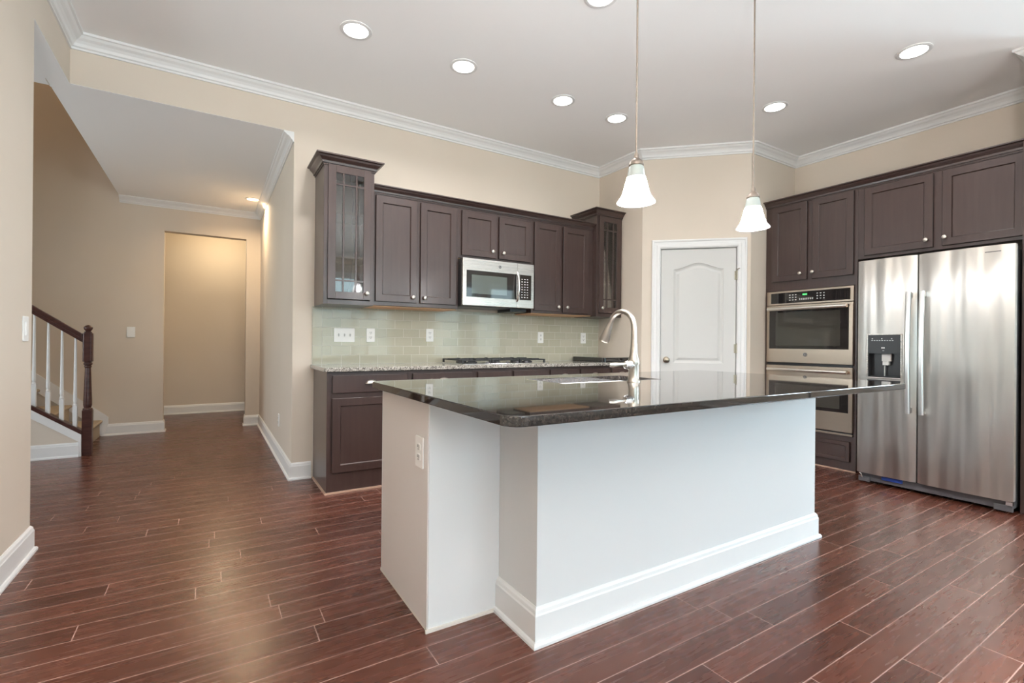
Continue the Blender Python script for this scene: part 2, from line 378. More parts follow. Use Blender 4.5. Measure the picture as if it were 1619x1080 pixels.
# hall, stair well and corridor
b = bm_(); box(b, XH, XH + .12, YB + .12, YF, 0, HH + .1); struct('wall_hall_right', b, WALL)
OX0, OX1, OZ = -.475, .392, 2.413
b = bm_(); box(b, -3.9, OX0, YF, YF + .12, 0, 5.4); box(b, OX1, XH + .6, YF, YF + .12, 0, HH + .1); box(b, OX0, OX1, YF, YF + .12, OZ, HH + .1); struct('wall_hall_far', b, WALL)
b = bm_(); box(b, -1.4, 1.6, 8.75, 8.87, 0, 2.9); struct('wall_corridor', b, WALL)
b = bm_(); box(b, -1.52, -1.4, YF + .12, 8.87, 0, 2.9); struct('wall_corridor_left', b, WALL)
b = bm_(); box(b, 1.6, 1.72, YF + .12, 8.87, 0, 2.9); struct('wall_corridor_right', b, WALL)
b = bm_(); box(b, -1.52, 1.72, YF + .12, 8.87, 2.76, 2.9); struct('ceiling_corridor', b, CEIL)
b = bm_(); box(b, -.9, -.8, 4.3, YF, HH + .1, 5.4); box(b, -3.9, -.8, 4.2, 4.3, HH + .1, 5.4); struct('wall_stairwell', b, WALL)
b = bm_(); box(b, -3.9, -.8, 4.2, YF + .12, 5.4, 5.5); struct('ceiling_stairwell', b, CEIL)
b = bm_(); holed_wall(b, REAR - .12, YF + .12, 0, 5.5, -3.9, -3.78, [(3.9, 5.4, .8, 2.3)], 'y'); struct('wall_foyer', b, WALL)
b = bm_(); box(b, -3.9, XL - .12, REAR - .12, REAR, 0, HH + .1); struct('wall_foyer_rear', b, WALL)

# windows (behind the camera and in the foyer)
def window(n, a0, a1, z0, z1, face, axis, out):
    """face = room face of the wall, out = direction (+1/-1) out of the room"""
    fb = bm_()
    def bx(p0, p1, q0, q1, d0, d1, bm):
        lo, hi = face + out * d0, face + out * d1
        if axis == 'x': box(bm, p0, p1, lo, hi, q0, q1)
        else: box(bm, lo, hi, p0, p1, q0, q1)
    w = .05
    bx(a0, a0 + w, z0, z1, .02, .10, fb); bx(a1 - w, a1, z0, z1, .02, .10, fb); bx(a0 + w, a1 - w, z0, z0 + w, .02, .10, fb); bx(a0 + w, a1 - w, z1 - w, z1, .02, .10, fb)
    mid = (z0 + z1) / 2; bx(a0 + w, a1 - w, mid - .02, mid + .02, .04, .09, fb)
    if a1 - a0 > 1.3: bx((a0 + a1) / 2 - .04, (a0 + a1) / 2 + .04, z0 + w, z1 - w, .03, .10, fb)
    o = struct('window_%d' % n, fb, TRIM)
    cb = bm_(); c = .08
    bx(a0 - c, a0, z0 - c, z1 + c, -.018, 0, cb); bx(a1, a1 + c, z0 - c, z1 + c, -.018, 0, cb); bx(a0, a1, z1, z1 + c, -.018, 0, cb); bx(a0, a1, z0 - c, z0, -.018, 0, cb)
    obj('casing', cb, TRIM, o)
    pb = bm_(); bx(a0 + w, a1 - w, z0 + w, z1 - w, .062, .066, pb); obj('pane', pb, PANE, o)
for i, (x0, x1, z0, z1) in enumerate(REAR_WINDOWS): window(i + 1, x0, x1, z0, z1, REAR, 'x', -1)
for i, (y0, y1, z0, z1) in enumerate(ADDED_SIDE_WINDOWS): window(i + 5, y0, y1, z0, z1, SIDE, 'y', 1)
window(6, 3.9, 5.4, .8, 2.3, -3.78, 'y', -1)  # unseen foyer window, added to light the hall and stairs
area('added_daylight_foyer', (-4.2, 4.65, 1.55), (1, 0, 0), 1.5, 1.5, FOY_W, (.84, .91, 1.0))

# crown mouldings
def crown_prof(z, h, p):
    return [(0, z), (p, z), (p, z - h * .16), (p * .86, z - h * .20), (p * .72, z - h * .34), (p * .50, z - h * .46), (p * .34, z - h * .62), (p * .25, z - h * .80), (p * .12, z - h * .86), (p * .12, z - h), (0, z - h)]
loop = [(XL, REAR), (XL, YB), (A.x, YB), (A.x, A.y), (B.x, B.y), (XR, WY), (XR, SY), (SX, SY), (SX, SY - .12), (SIDE, SY - .12), (SIDE, REAR)]
struct('trim_1', sweep(bm_(), loop, crown_prof(H, .093, .078), True), TRIM)
struct('trim_2', sweep(bm_(), [(-.9, YF), (XH, YF), (XH, YB + .0)], crown_prof(HH, .075, .074)), TRIM)
# baseboards with shoe
def base_prof(h=.135, t=.015, shoe=True):
    p = [(0, 0), (.027, 0), (.027, .010), (.022, .018), (t, .020)] if shoe else [(0, 0), (t, 0)]
    return p + [(t, h - .028), (t - .003, h - .022), (t - .005, h - .010), (t - .010, h - .004), (t - .012, h), (0, h)]
def baseboard(name, path): return struct(name, sweep(bm_(), path, base_prof()), TRIM)
baseboard('baseboard_left', [(XL, REAR), (XL, 3.45), (XL - .12, 3.45), (XL - .12, 2.4)])
baseboard('baseboard_back', [(XH, YF - .001), (XH, YB), (.70, YB)])
baseboard('baseboard_hall', [(-1.03, YF), (OX0, YF), (OX0, YF + .12)])
baseboard('baseboard_hall_end', [(OX1, YF + .12), (OX1, YF), (XH, YF)])
baseboard('baseboard_corridor', [(-1.4, 8.75), (1.6, 8.75)])
baseboard('baseboard_pantry', [(A.x, A.y), (A.x + Dg.x * .10, A.y + Dg.y * .10)])
baseboard('baseboard_alcove', [(SX, SY), (SX, SY - .12), (SIDE, SY - .12), (SIDE, REAR)])
baseboard('baseboard_rear', [(1.9, REAR), (XL, REAR)])

# pantry door in the diagonal wall
d = bpy.data.objects.new('door_1', None); C.objects.link(d); d['kind'] = 'structure'; d.location = (A.x, A.y, 0); d.rotation_euler = (0, 0, math.atan2(Dg.y, Dg.x))
def arch_panel(x0, x1, z0, z1, rise, n=24):
    top = []
    for k in range(n + 1):
        u = k / n; top.append((x1 + (x0 - x1) * u, z1 + rise * (0.5 - 0.5 * math.cos(2 * PI * u)) ** 1.0))
    return [(x0, z0), (x1, z0)] + top
def ring_inset(pts, d):   # shrink polygon (x, z) by d
    n = len(pts); out = []
    area_ = sum(pts[i][0] * pts[(i + 1) % n][1] - pts[(i + 1) % n][0] * pts[i][1] for i in range(n)); sgn = 1 if area_ > 0 else -1
    for i in range(n):
        p0, p1, p2 = Vector(pts[i - 1]), Vector(pts[i]), Vector(pts[(i + 1) % n])
        if (p1 - p0).length < 1e-6: p0 = Vector(pts[i - 2])
        e0 = (p1 - p0).normalized(); e1 = (p2 - p1).normalized()
        n0 = Vector((-e0.y, e0.x)) * sgn; n1 = Vector((-e1.y, e1.x)) * sgn; mv = n0 + n1; mv = mv / max(.3, mv.dot(n0))
        out.append((p1.x + mv.x * d, p1.y + mv.y * d))
    return out
def door_leaf():
    b = bm_(); x0, x1, z0, z1, y = DT0 + .008, DT1 - .010, .012, DZ - .012, .012
    outer = [(x0, z0), (x1, z0), (x1, z1), (x0, z1)]
    pans = [arch_panel(x0 + .125, x1 - .115, .985 - .07, 1.862, .062), [(x0 + .125, .18), (x1 - .115, .18), (x1 - .115, .78), (x0 + .125, .78)]]
    ov = [b.verts.new((x, y, z)) for x, z in outer]; bk = [b.verts.new((x, y + .035, z)) for x, z in outer]
    edges = []
    def loop_edges(vs): return [b.edges.new((vs[i], vs[(i + 1) % len(vs)])) for i in range(len(vs))]
    edges += loop_edges(ov)
    for p in pans:
        clean = [q for i, q in enumerate(p) if (Vector(q) - Vector(p[i - 1])).length > 1e-5]
        prev = [b.verts.new((x, y, z)) for x, z in clean]; edges += loop_edges(prev)
        for dd, dy in ((.006, .005), (.022, .011), (.030, .011), (.052, .003)):
            q = ring_inset(clean, dd); cur = [b.verts.new((x, y + dy, z)) for x, z in q]; m = len(cur)
            for i in range(m): b.faces.new((prev[i], prev[(i + 1) % m], cur[(i + 1) % m], cur[i]))
            prev = cur
        b.faces.new(prev)
    bmesh.ops.triangle_fill(b, use_beauty=True, use_dissolve=False, edges=edges)
    for i in range(4): b.faces.new((ov[i], ov[(i + 1) % 4], bk[(i + 1) % 4], bk[i]))
    b.faces.new(bk[::-1])
    return b
leaf = obj('door_leaf', door_leaf(), mat('pantry_door_paint', (.60, .59, .565), .42), d)
cb = bm_()
def casing_piece(bm, x0, x1, z0, z1): box(bm, x0, x1, -.018, 0, z0, z1)
cw = .085
cas = [(0, 0), (-.012, .0), (-.018, .012), (-.018, .030), (-.013, .036), (-.013, .062), (-.020, .068), (-.020, .080), (-.014, cw), (0, cw)]  # (y, out from the opening)
rings = []
for (px, pz, ox, oz) in ((DT0, 0, -1, 0), (DT0, DZ, -1, 1), (DT1, DZ, 1, 1), (DT1, 0, 1, 0)):
    rings.append([cb.verts.new((px + ox * w_, y_, pz + oz * w_)) for y_, w_ in cas])
for a_, b_ in zip(rings, rings[1:]):
    for k in range(len(cas)): cb.faces.new((a_[k], a_[(k + 1) % len(cas)], b_[(k + 1) % len(cas)], b_[k]))
cb.faces.new(rings[0]); cb.faces.new(rings[-1][::-1])
obj('casing', cb, TRIM, d)
jb = bm_(); box(jb, DT0, DT0 + .004, 0, .11, 0, DZ); box(jb, DT1 - .004, DT1, 0, .11, 0, DZ); box(jb, DT0, DT1, 0, .11, DZ - .004, DZ); box(jb, DT0 + .004, DT0 + .02, .055, .07, 0, DZ - .004); box(jb, DT1 - .02, DT1 - .004, .055, .07, 0, DZ - .004); box(jb, DT0 + .004, DT1 - .004, .055, .07, DZ - .02, DZ - .004)
obj('jamb', jb, TRIM, d)
kb = lathe(bm_(), [(.0, 0), (.032, 0), (.032, .004), (.026, .009), (.012, .012), (.011, .030), (.018, .036), (.027, .044), (.030, .054), (.027, .064), (.016, .071), (.001, .073)], 28, (DT0 + .065, .012, .945), 'y')
obj('door_knob', kb, DOORHW, d, smooth=True)
for z in (1.79, 1.065, .30):
    hb = bm_(); tube(hb, [(DT1 - .006, -.002, z - .045), (DT1 - .006, -.002, z + .045)], .007, 10); box(hb, DT1 - .026, DT1 - .007, .009, .013, z - .044, z + .044)
    tube(hb, [(DT1 - .006, -.002, z + .045), (DT1 - .006, -.002, z + .055)], .004, 8)
    obj('hinge', hb, DOORHW, d)
hb = bm_(); box(hb, DT0 - .001, DT0 + .006, .004, .011, .92, .97); obj('strike_plate', hb, DOORHW, d)
hs = bm_(); tube(hs, [(DT1 - .006, -.004, 1.850), (DT1 + .004, -.030, 1.852), (DT1 + .012, -.040, 1.853)], .004, 8); obj('door_stop', hs, DOORHW, d)

# ------------------------------------------------------------------ stairs
st = thing('staircase', 'carpeted staircase rising to the left behind the white balusters', 'stairs', (-1.0, 6.6, 0))
RISE, RUN = .187, .262
for i in range(10):
    sb = bm_(); x1 = -.055 - i * RUN; zt = RISE * (i + 1)
    pts = [(x1, zt - RISE), (x1, zt - .035), (x1 + .022, zt - .03), (x1 + .028, zt - .015), (x1 + .018, zt), (x1 - RUN, zt), (x1 - RUN, zt - RISE)]
    prism_y(sb, pts, -.49, .545); obj('carpeted_step', sb, CARPET, st, bevel=.006)
rail_x = lambda x: (.245 + (-1.0 - x) * .735)         # top of the bottom rail
sk = bm_(); prism_y(sk, [(-.045 + .0, 0), (-.025, 0), (.018, .135), (.018, .215), (-.07, .295), (-.19, .396), (-2.6, 2.40), (-2.6, 2.2), (-.19, .20), (-.09, .1)], .546, .566); obj('wall_skirt', sk, TRIM, st)
kn = bm_(); prism_y(kn, [(-.012, 0), (-.012, .155), (-2.7, .155 + 2.69 * .735), (-2.7, 0)], -.575, -.50); obj('knee_wall', kn, WALL, st)
ks = bm_()
prism_y(ks, [(-.022, 0), (-.022, .205), (-2.7, .192 + 2.695 * .735), (-2.7, .14 + 2.66 * .735), (-.04, .14), (-.04, 0)], -.590, -.576)
obj('stringer_trim', ks, TRIM, st)
kb2 = bm_(); sweep(kb2, [(-2.7, -.577), (-.04, -.577)], base_prof()); obj('knee_wall_baseboard', kb2, TRIM, st)
rl = thing('stair_railing', 'dark mahogany handrail and turned newel post with white balusters', 'railing', (-.985, 6.06, 0))
nb = bm_()
box(nb, -.037, .037, -.037, .037, 0, .43)
lathe(nb, [(.030, .42), (.037, .43), (.037, .445), (.026, .452), (.030, .462), (.033, .48), (.0325, .52), (.028, .66), (.024, .79), (.022, .83), (.030, .842), (.024, .852), (.034, .864), (.034, .872), (.026, .885)], 24)
oct_ = [(-.037, -.027), (-.027, -.037), (.027, -.037), (.037, -.027), (.037, .027), (.027, .037), (-.027, .037), (-.037, .027)]
prism(nb, oct_, .89, 1.16)
prism(nb, [(x * .72, y * .72) for x, y in oct_], .875, .89); prism(nb, [(x * .75, y * .75) for x, y in oct_], 1.16, 1.175)
lathe(nb, [(.018, 1.17), (.022, 1.182), (.028, 1.190), (.034, 1.204), (.035, 1.214), (.028, 1.224), (.020, 1.232), (.004, 1.238)], 24)
obj('newel_post', nb, MAHOG, rl, bevel=.003)
hr = bm_()
def sloped(bm, x0, z0, x1, z1, y0, y1, th):
    prism_y(bm, [(x0, z0), (x1, z1), (x1, z1 - th), (x0, z0 - th)], y0, y1)
sl = .735
sloped(hr, -.037, 1.150, -2.3, 1.150 + 2.263 * sl, -.028, .028, .045); sloped(hr, -.037, 1.108, -2.3, 1.108 + 2.263 * sl, -.020, .020, .038)
obj('handrail', hr, MAHOG, rl, bevel=.007, seg=3)
br_ = bm_(); sloped(br_, -.037, .245, -2.3, .245 + 2.263 * sl, -.045, .045, .055)
obj('bottom_rail', br_, MAHOG, rl, bevel=.004)
for i in range(20):
    x = -.090 - i * .095; zb = .245 + (-.037 - x) * sl - .01; ztop = 1.075 + (-.037 - x) * sl + .01
    q = bm_(); s = .0155
    prism(q, [(x - s, -s), (x + s, -s), (x + s, s), (x - s, s)], zb, zb + .20)
    lathe(q, [(.012, zb + .20), (.016, zb + .212), (.010, zb + .225), (.0145, zb + .25), (.013, zb + .35), (.0085, ztop)], 12, (x, 0, 0))
    obj('baluster', q, TRIM, rl)

# ------------------------------------------------------------------ kitchen builders
def panel_door(w, h, t=.02, stile=.055, rec=.009):
    """shaker front: local x 0..w, z 0..h, front face at y = -t"""
    b = bm_(); s = stile
    def ring(x0, x1, z0, z1, y): return [b.verts.new((x, y, z)) for x, z in ((x0, z0), (x1, z0), (x1, z1), (x0, z1))]
    rs = [ring(.003, w - .003, .003, h - .003, 0), ring(.003, w - .003, .003, h - .003, -.005), ring(0, w, 0, h, -.005), ring(0, w, 0, h, -t + .0025), ring(.0025, w - .0025, .0025, h - .0025, -t), ring(s, w - s, s, h - s, -t), ring(s + .003, w - s - .003, s + .003, h - s - .003, -t + .004), ring(s + .006, w - s - .006, s + .006, h - s - .006, -t + rec)]
    for a, c in zip(rs, rs[1:]):
        for i in range(4): b.faces.new((a[i], a[(i + 1) % 4], c[(i + 1) % 4], c[i]))
    b.faces.new(rs[0]); b.faces.new(rs[-1])
    b.normal_update()
    for f in b.faces:
        c = f.calc_center_median()
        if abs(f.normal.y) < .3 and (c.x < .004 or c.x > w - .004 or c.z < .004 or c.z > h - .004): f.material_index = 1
    return b
def slab_front(w, h, t=.02):
    b = bm_(); box(b, 0, w, -t, 0, 0, h); return b
def knob(parent, x, y, z):
    k = lathe(bm_(), [(.001, -.001), (.008, 0), (.007, .004), (.0055, .010), (.007, .014), (.0145, .018), (.0165, .023), (.0145, .028), (.008, .031), (.001, .032)], 20)
    for v in k.verts: v.co = Vector((v.co.x, -v.co.z, v.co.y))
    return obj('knob', k, NICKEL, parent, smooth=True, loc=(x, y, z))
def cup_pull(parent, x, y, z):
    b = bm_(); n = 14; m = 6; W_, Hh, D_ = .046, .030, .026; g = []
    for i in range(n + 1):
        row = []
        for k in range(m + 1):
            a = PI * i / n; ph = (PI / 2) * k / m
            row.append(b.verts.new((-W_ * math.cos(a), -D_ * math.sin(ph) * (math.sin(a) ** .5 if math.sin(a) > 0 else 0), Hh * math.sin(a) * math.cos(ph))))
        g.append(row)
    for i in range(n):
        for k in range(m): b.faces.new((g[i][k], g[i + 1][k], g[i + 1][k + 1], g[i][k + 1]))
    bmesh.ops.remove_doubles(b, verts=b.verts, dist=1e-5)
    o = obj('cup_pull', b, NICKEL, parent, smooth=True, loc=(x, y, z)); s = o.modifiers.new('s', 'SOLIDIFY'); s.thickness = .003; return o
def add_door(parent, x0, x1, z0, z1, yf, kx=None, kz=None, name='door', t=.02, stile=.055):
    dd = obj(name, panel_door(x1 - x0, z1 - z0, t, stile), ESP, parent, loc=(x0, yf, z0))
    if kx is not None: knob(dd, kx - x0, -t, kz - z0)
    return dd
def carcass(parent, w, d_, z0, z1, frame=.04, bottom=None, name='carcass', m=None):
    b = bm_(); box(b, 0, w, .0, d_, z0, z1); return obj(name, b, m or ESP, parent, bevel=.0015)

# ------------------------------------------------------------------ base cabinets on the back wall
FB = 3.67                    # face of the base cabinets
labels = ['dark espresso base cabinet at the left end of the back counter, grey-lit side showing',
          'dark base cabinet left of the cooktop, second along the back counter',
          'dark base cabinet directly under the gas cooktop',
          'dark base cabinet just right of the cooktop with two drawers',
          'narrow dark base cabinet at the right end of the back counter']
units = [(.715, 1.318, 1), (1.318, 1.894, 1), (1.894, 2.656, 2), (2.656, 3.426, 2), (3.426, 3.758, 1)]
for (x0, x1, nd), lab in zip(units, labels):
    u = thing('base_cabinet', lab, 'cabinet', (x0, FB, 0), 0, 'base cabinets along the back wall')
    w = x1 - x0; carcass(u, w, YB - FB - .003, .0, .884)
    sb_ = bm_(); e0 = -.012 if x0 < 1 else 0; box(sb_, e0, w, -.012, 0, 0, .012)
    if x0 < 1: box(sb_, -.012, 0, 0, YB - FB - .03, 0, .012)
    obj('shoe', sb_, CAULK, u)
    dw = w / nd
    for k in range(nd):
        a = k * dw + (.036 if (k == 0) else .013); c = (k + 1) * dw - (.013 if k < nd - 1 or x1 < 3.7 else .03)
        dr = obj('false_front' if nd == 2 and x0 < 2 else 'drawer', slab_front(c - a, .128), ESP, u, bevel=.003, loc=(a, 0, .727))
        if not (nd == 2 and x0 < 2): cup_pull(dr, (c - a) / 2, -.02, .062)
        add_door(u, a, c, .150, .69, 0, (c - .035) if (k == 0) else (a + .035), .64)
# counter
b = bm_(); prism(b, [(.690, YB - .001), (.690, 3.648), (.702, 3.633), (3.758, 3.633), (3.758, YB - .001)], .884, .914)
cnt = obj('countertop', b, LGRAN, None, bevel=.004); tag(cnt, 'light speckled granite countertop along the back wall', 'countertop')
# backsplash
bs = thing('tile_backsplash', 'pale green glass subway tile backsplash above the granite counter', 'backsplash', (.700, YB, .914))
b = bm_(); box(b, .077, 3.059, -.008, -.001, 0, .482); obj('subway_tiles', b, TILE, bs)
b = bm_(); box(b, 0, .0765, -.009, -.001, 0, .470); obj('border_tiles', b, TILEV, bs)

# outlets and switches -------------------------------------------------
def plate(label, kind, loc, rotz=0, w=.072, h=.117, n=1):
    t = thing(kind, label, 'switch' if 'switch' in kind else 'outlet', loc, rotz)
    b = bm_(); prism_y(b, [(x, z) for x, z in rrect(-w / 2, w / 2, -h / 2, h / 2, .006, 3)], -.006, 0); obj('cover_plate', b, PLASTIC, t, bevel=.0015)
    if 'switch' in kind:
        for k in range(n):
            x = (k - (n - 1) / 2) * .046; b = bm_()
            if kind == 'toggle_switch':
                box(b, x - .005, x + .005, -.0075, -.006, -.012, .012); box(b, x - .0035, x + .0035, -.018, -.006, -.002, .008)
            else: box(b, x - .016, x + .016, -.010, -.006, -.033, .033)
            obj('toggle' if kind == 'toggle_switch' else 'rocker', b, PLASTIC if kind != 'toggle_switch' else mat('toggle_grey', (.5, .5, .48), .4), t)
    else:
        for z in (.02, -.02):
            b = bm_(); prism_y(b, [(x, q) for x, q in rrect(-.017, .017, z - .014, z + .014, .008, 3)], -.0085, -.006); r = obj('receptacle', b, PLASTIC, t)
            b = bm_(); box(b, -.008, -.005, -.0092, -.0084, z - .002, z + .009); box(b, .005, .008, -.0092, -.0084, z - .002, z + .009); lathe(b, [(.0028, .0), (.0028, .0008)], 10, (0, -.0084, z - .008), 'y'); obj('slots', b, SLOT, r)
    return t
YS = YB - .008
plate('wide white triple toggle switch plate on the tile backsplash', 'toggle_switch', (.952, YS, 1.156), 0, .168, .117, 3)
plate('white electrical outlet on the tile just right of the triple switch', 'wall_outlet', (1.170, YS, 1.158))
plate('white electrical outlet on the tile left of the cooktop', 'wall_outlet', (1.711, YS, 1.166))
plate('white electrical outlet on the tile right of the cooktop', 'wall_outlet', (2.951, YS, 1.162))
plate('white electrical outlet on the tile nearest the right corner', 'wall_outlet', (3.531, YS, 1.162))
plate('white light switch on the far hall wall beside the stairs', 'wall_switch', (-.784, YF, 1.19), 0, .078, .12)
plate('small white outlet low on the hall side wall', 'wall_outlet', (XH, 5.02, .36), -PI / 2)
plate('white switch plate on the near left wall edge', 'wall_switch', (XL, 3.34, 1.153), PI / 2, .080, .125)

# ------------------------------------------------------------------ upper cabinets
FU = 3.89; ZU0, ZU1 = 1.392, 2.30
def upper(x0, x1, z0, doors, lab, zb=None):
    u = thing('upper_cabinet', lab, 'cabinet', (x0, FU, z0), 0, 'dark upper cabinets on the back wall')
    b = bm_(); box(b, 0, x1 - x0, 0, YB - FU - .003, .004, ZU1 - z0); obj('carcass', b, ESP, u, bevel=.0015)
    b = bm_(); box(b, .01, x1 - x0 - .01, .02, YB - FU - .005, -.004, .003); obj('bottom_panel', b, UNDER, u)
    for (a, c, za, zc, kx, kz) in doors:
        dd = obj('door', panel_door(c - a, zc - za), ESP, u, loc=(a - x0, 0, za - z0)); knob(dd, kx - a, -.02, kz - za)
    return u
upper(1.092, 1.850, ZU0, [(1.117, 1.463, 1.428, 2.276, 1.427, 1.472), (1.494, 1.824, 1.428, 2.272, 1.530, 1.472)], 'dark two-door upper cabinet beside the left glass-door cabinet')
upper(1.850, 2.625, 1.846, [(1.876, 2.222, 1.874, 2.268, 2.180, 1.930), (2.256, 2.602, 1.874, 2.262, 2.295, 1.928)], 'short dark two-door upper cabinet above the microwave')
upper(2.625, 3.400, ZU0, [(2.650, 2.965, 1.418, 2.272, 2.932, 1.462), (3.000, 3.325, 1.410, 2.270, 3.040, 1.462)], 'dark two-door upper cabinet right of the microwave')
def cab_crown(name, path, z, h, p, label):
    prof = [(0, z - h - .012), (.006, z - h - .012), (.006, z - h), (p * .25, z - h), (p * .30, z - h * .75), (p * .62, z - h * .42), (p * .72, z - h * .22), (p, z - h * .16), (p, z), (0, z)]
    return tag(obj(name, sweep(bm_(), path, prof), ESP), label, 'molding')
cab_crown('crown_molding', [(1.093, FU), (3.399, FU)], 2.352, .052, .055, 'long dark crown molding over the back wall upper cabinets')
# tall glass-door cabinets
def tall(x0, x1, lab, knob_right, cord):
    FT = 3.835; w = x1 - x0; z0, z1 = 1.385, 2.455; dep = YB - FT - .003
    u = thing('glass_door_cabinet', lab, 'cabinet', (x0, FT, z0), 0, 'tall glass-door end cabinets')
    h = z1 - z0; t = .016
    b = bm_(); box(b, 0, t, .018, dep, 0, h); box(b, w - t, w, .018, dep, 0, h); box(b, t, w - t, .018, dep, 0, t); box(b, t, w - t, .018, dep, h - t, h)
    box(b, 0, .03, 0, .018, 0, h); box(b, w - .03, w, 0, .018, 0, h); box(b, .03, w - .03, 0, .018, 0, .035); box(b, .03, w - .03, 0, .018, h - .05, h)
    obj('carcass', b, ESP, u, bevel=.0012)
    b = bm_(); box(b, t, w - t, dep - .006, dep, t, h - t); obj('back_panel', b, INSIDE, u)
    for zz in (.36, .70):
        b = bm_(); box(b, t, w - t, .04, dep - .006, zz, zz + .018); obj('shelf', b, INSIDE, u)
    # door frame
    dx0, dx1, dz0, dz1 = .028, w - .028, .040, h - .022; s = .056; W_, Hh = dx1 - dx0, dz1 - dz0
    b = bm_(); box(b, 0, s, -.02, 0, 0, Hh); box(b, W_ - s, W_, -.02, 0, 0, Hh); box(b, s, W_ - s, -.02, 0, 0, s); box(b, s, W_ - s, -.02, 0, Hh - s, Hh)
    dd = obj('door', b, ESP, u, bevel=.002, loc=(dx0, 0, dz0))
    b = bm_(); iw = W_ - 2 * s; m = .012
    for fx in (.27, .73): box(b, s + iw * fx - m / 2, s + iw * fx + m / 2, -.017, -.004, s, Hh - s)
    for zz in (s + .085, Hh - s - .085): box(b, s, W_ - s, -.0165, -.0045, zz - m / 2, zz + m / 2)
    obj('muntin_grid', b, ESP, dd)
    b = bm_(); box(b, s - .004, W_ - s + .004, -.0095, -.007, s - .004, Hh - s + .004); obj('glass_pane', b, CABGLASS, dd)
    knob(dd, W_ - .03 if knob_right else .028, -.02, .05)
    b = bm_(); lathe(b, [(.001, 0), (.03, 0), (.032, .01), (.025, .018), (.001, .018)], 20, (w / 2, .14, h - t - .018)); lt = obj('puck_light', b, BLACK, u)
    pts = [(w / 2 + .02, .08, h - .05), (w / 2 + .045, .06, h - .25), (w / 2 + .03, .06, h - .42), (w / 2 + .055, .06, h - .60), (w / 2 + .035, .06, h - .78), (w / 2 + .02, .07, .12)]
    b = bm_(); tube(b, pts, .003, 6); box(b, w / 2 + .002, w / 2 + .035, .06, .08, .09, .125); obj('power_cord', b, BLACK, lt)
    path = [(x0, YB), (x0, FT), (x1, FT), (x1, YB)] if x0 < 2 else [(x0, YB), (x0, FT), (x1, FT)]
    # crown as a part of the cabinet
    z = 2.502; hh = .062; p = .062
    prof = [(0, z - hh - .012), (.006, z - hh - .012), (.006, z - hh), (p * .25, z - hh), (p * .30, z - hh * .75), (p * .62, z - hh * .42), (p * .72, z - hh * .22), (p, z - hh * .16), (p, z), (0, z)]
    rp = [(x, y) for x, y in path][::1]
    pl = [(x - x0, y - FT) for x, y in rp]; prof = [(o_, z_ - z0) for o_, z_ in prof]
    b = bm_(); sweep(b, [(x, y) for x, y in pl][::-1], [(-o_, z_) for o_, z_ in prof]); box(b, .002, w - .002, .002, dep, h, z - z0 - .002)
    obj('crown', b, ESP, u)
    return u
tall(.715, 1.090, 'tall glass-door cabinet at the left end of the back uppers, black cord inside', True, True)
tall(3.402, 3.757, 'narrow tall glass-door cabinet in the right corner beside the pantry wall', False, False)

# ------------------------------------------------------------------ microwave
mw_ = thing('microwave', 'stainless over-the-range microwave above the cooktop', 'microwave', (1.853, 3.835, 1.428))
b = bm_(); box(b, .0, .744, 0, .360, -.0, .410); obj('body', b, BLACK, mw_, bevel=.002)
b = bm_(); box(b, .0, .560, -.032, -.001, .0, .412); f = obj('door', b, STEEL, mw_, bevel=.003)
b = bm_(); box(b, .035, .548, -.0345, -.0322, .075, .308); g_ = obj('window', b, BGLASS, f)
b = bm_(); box(b, .085, .445, -.0352, -.0346, .105, .270); obj('viewing_screen', b, mat('microwave_mesh', (.10, .12, .11), .05, 0, Coat_Weight=1.0), g_)
b = bm_(); box(b, .563, .744, -.032, -.001, 0, .412); cp = obj('control_panel', b, STEEL, mw_, bevel=.003)
b = bm_(); box(b, .585, .712, -.0345, -.0322, .075, .308); kp = obj('keypad', b, BGLASS, cp)
b = bm_()
for i in range(3):
    for k in range(8):
        x = .602 + i * .030; z = .095 + k * .024; box(b, x, x + .014, -.0352, -.0346, z, z + .008)
obj('keypad_print', b, ICON, kp)
b = bm_(); pts = [(.553, -.036 - .035 * math.sin(PI * k / 12) ** .6 if 0 < k < 12 else -.034, .06 + .27 * k / 12) for k in range(13)]
tube(b, pts, .011, 10); obj('handle', b, CHROME, f, smooth=True)
def badge(parent, x, y, z, r=.014):
    b = bm_(); lathe(b, [(r, 0), (r, .003), (r * .9, .004), (.001, .004)], 24, (x, y, z), 'y'); e = obj('emblem', b, DKGREY, parent)
    b = bm_(); tube(b, [(x + r * .8 * math.cos(2 * PI * k / 20), y - .0045, z + r * .8 * math.sin(2 * PI * k / 20)) for k in range(21)], r * .07, 6)
    for s_ in (-1, 1):
        tube(b, [(x + s_ * r * .12 + r * .32 * math.cos(a) * (.8 if s_ < 0 else .6), y - .0045, z + r * .38 * math.sin(a)) for a in [PI * .3 + k * .3 for k in range(18)]], r * .07, 5)
    obj('emblem_script', b, CHROME, e)
badge(f, .372, -.032, .360)
b = bm_(); box(b, .02, .62, .04, .36, -.006, 0); obj('vent_grille', b, DKGREY, mw_)
b = bm_(); box(b, .54, .72, .06, .30, -.032, -.001); obj('filter_housing', b, BLACK, mw_, bevel=.003)

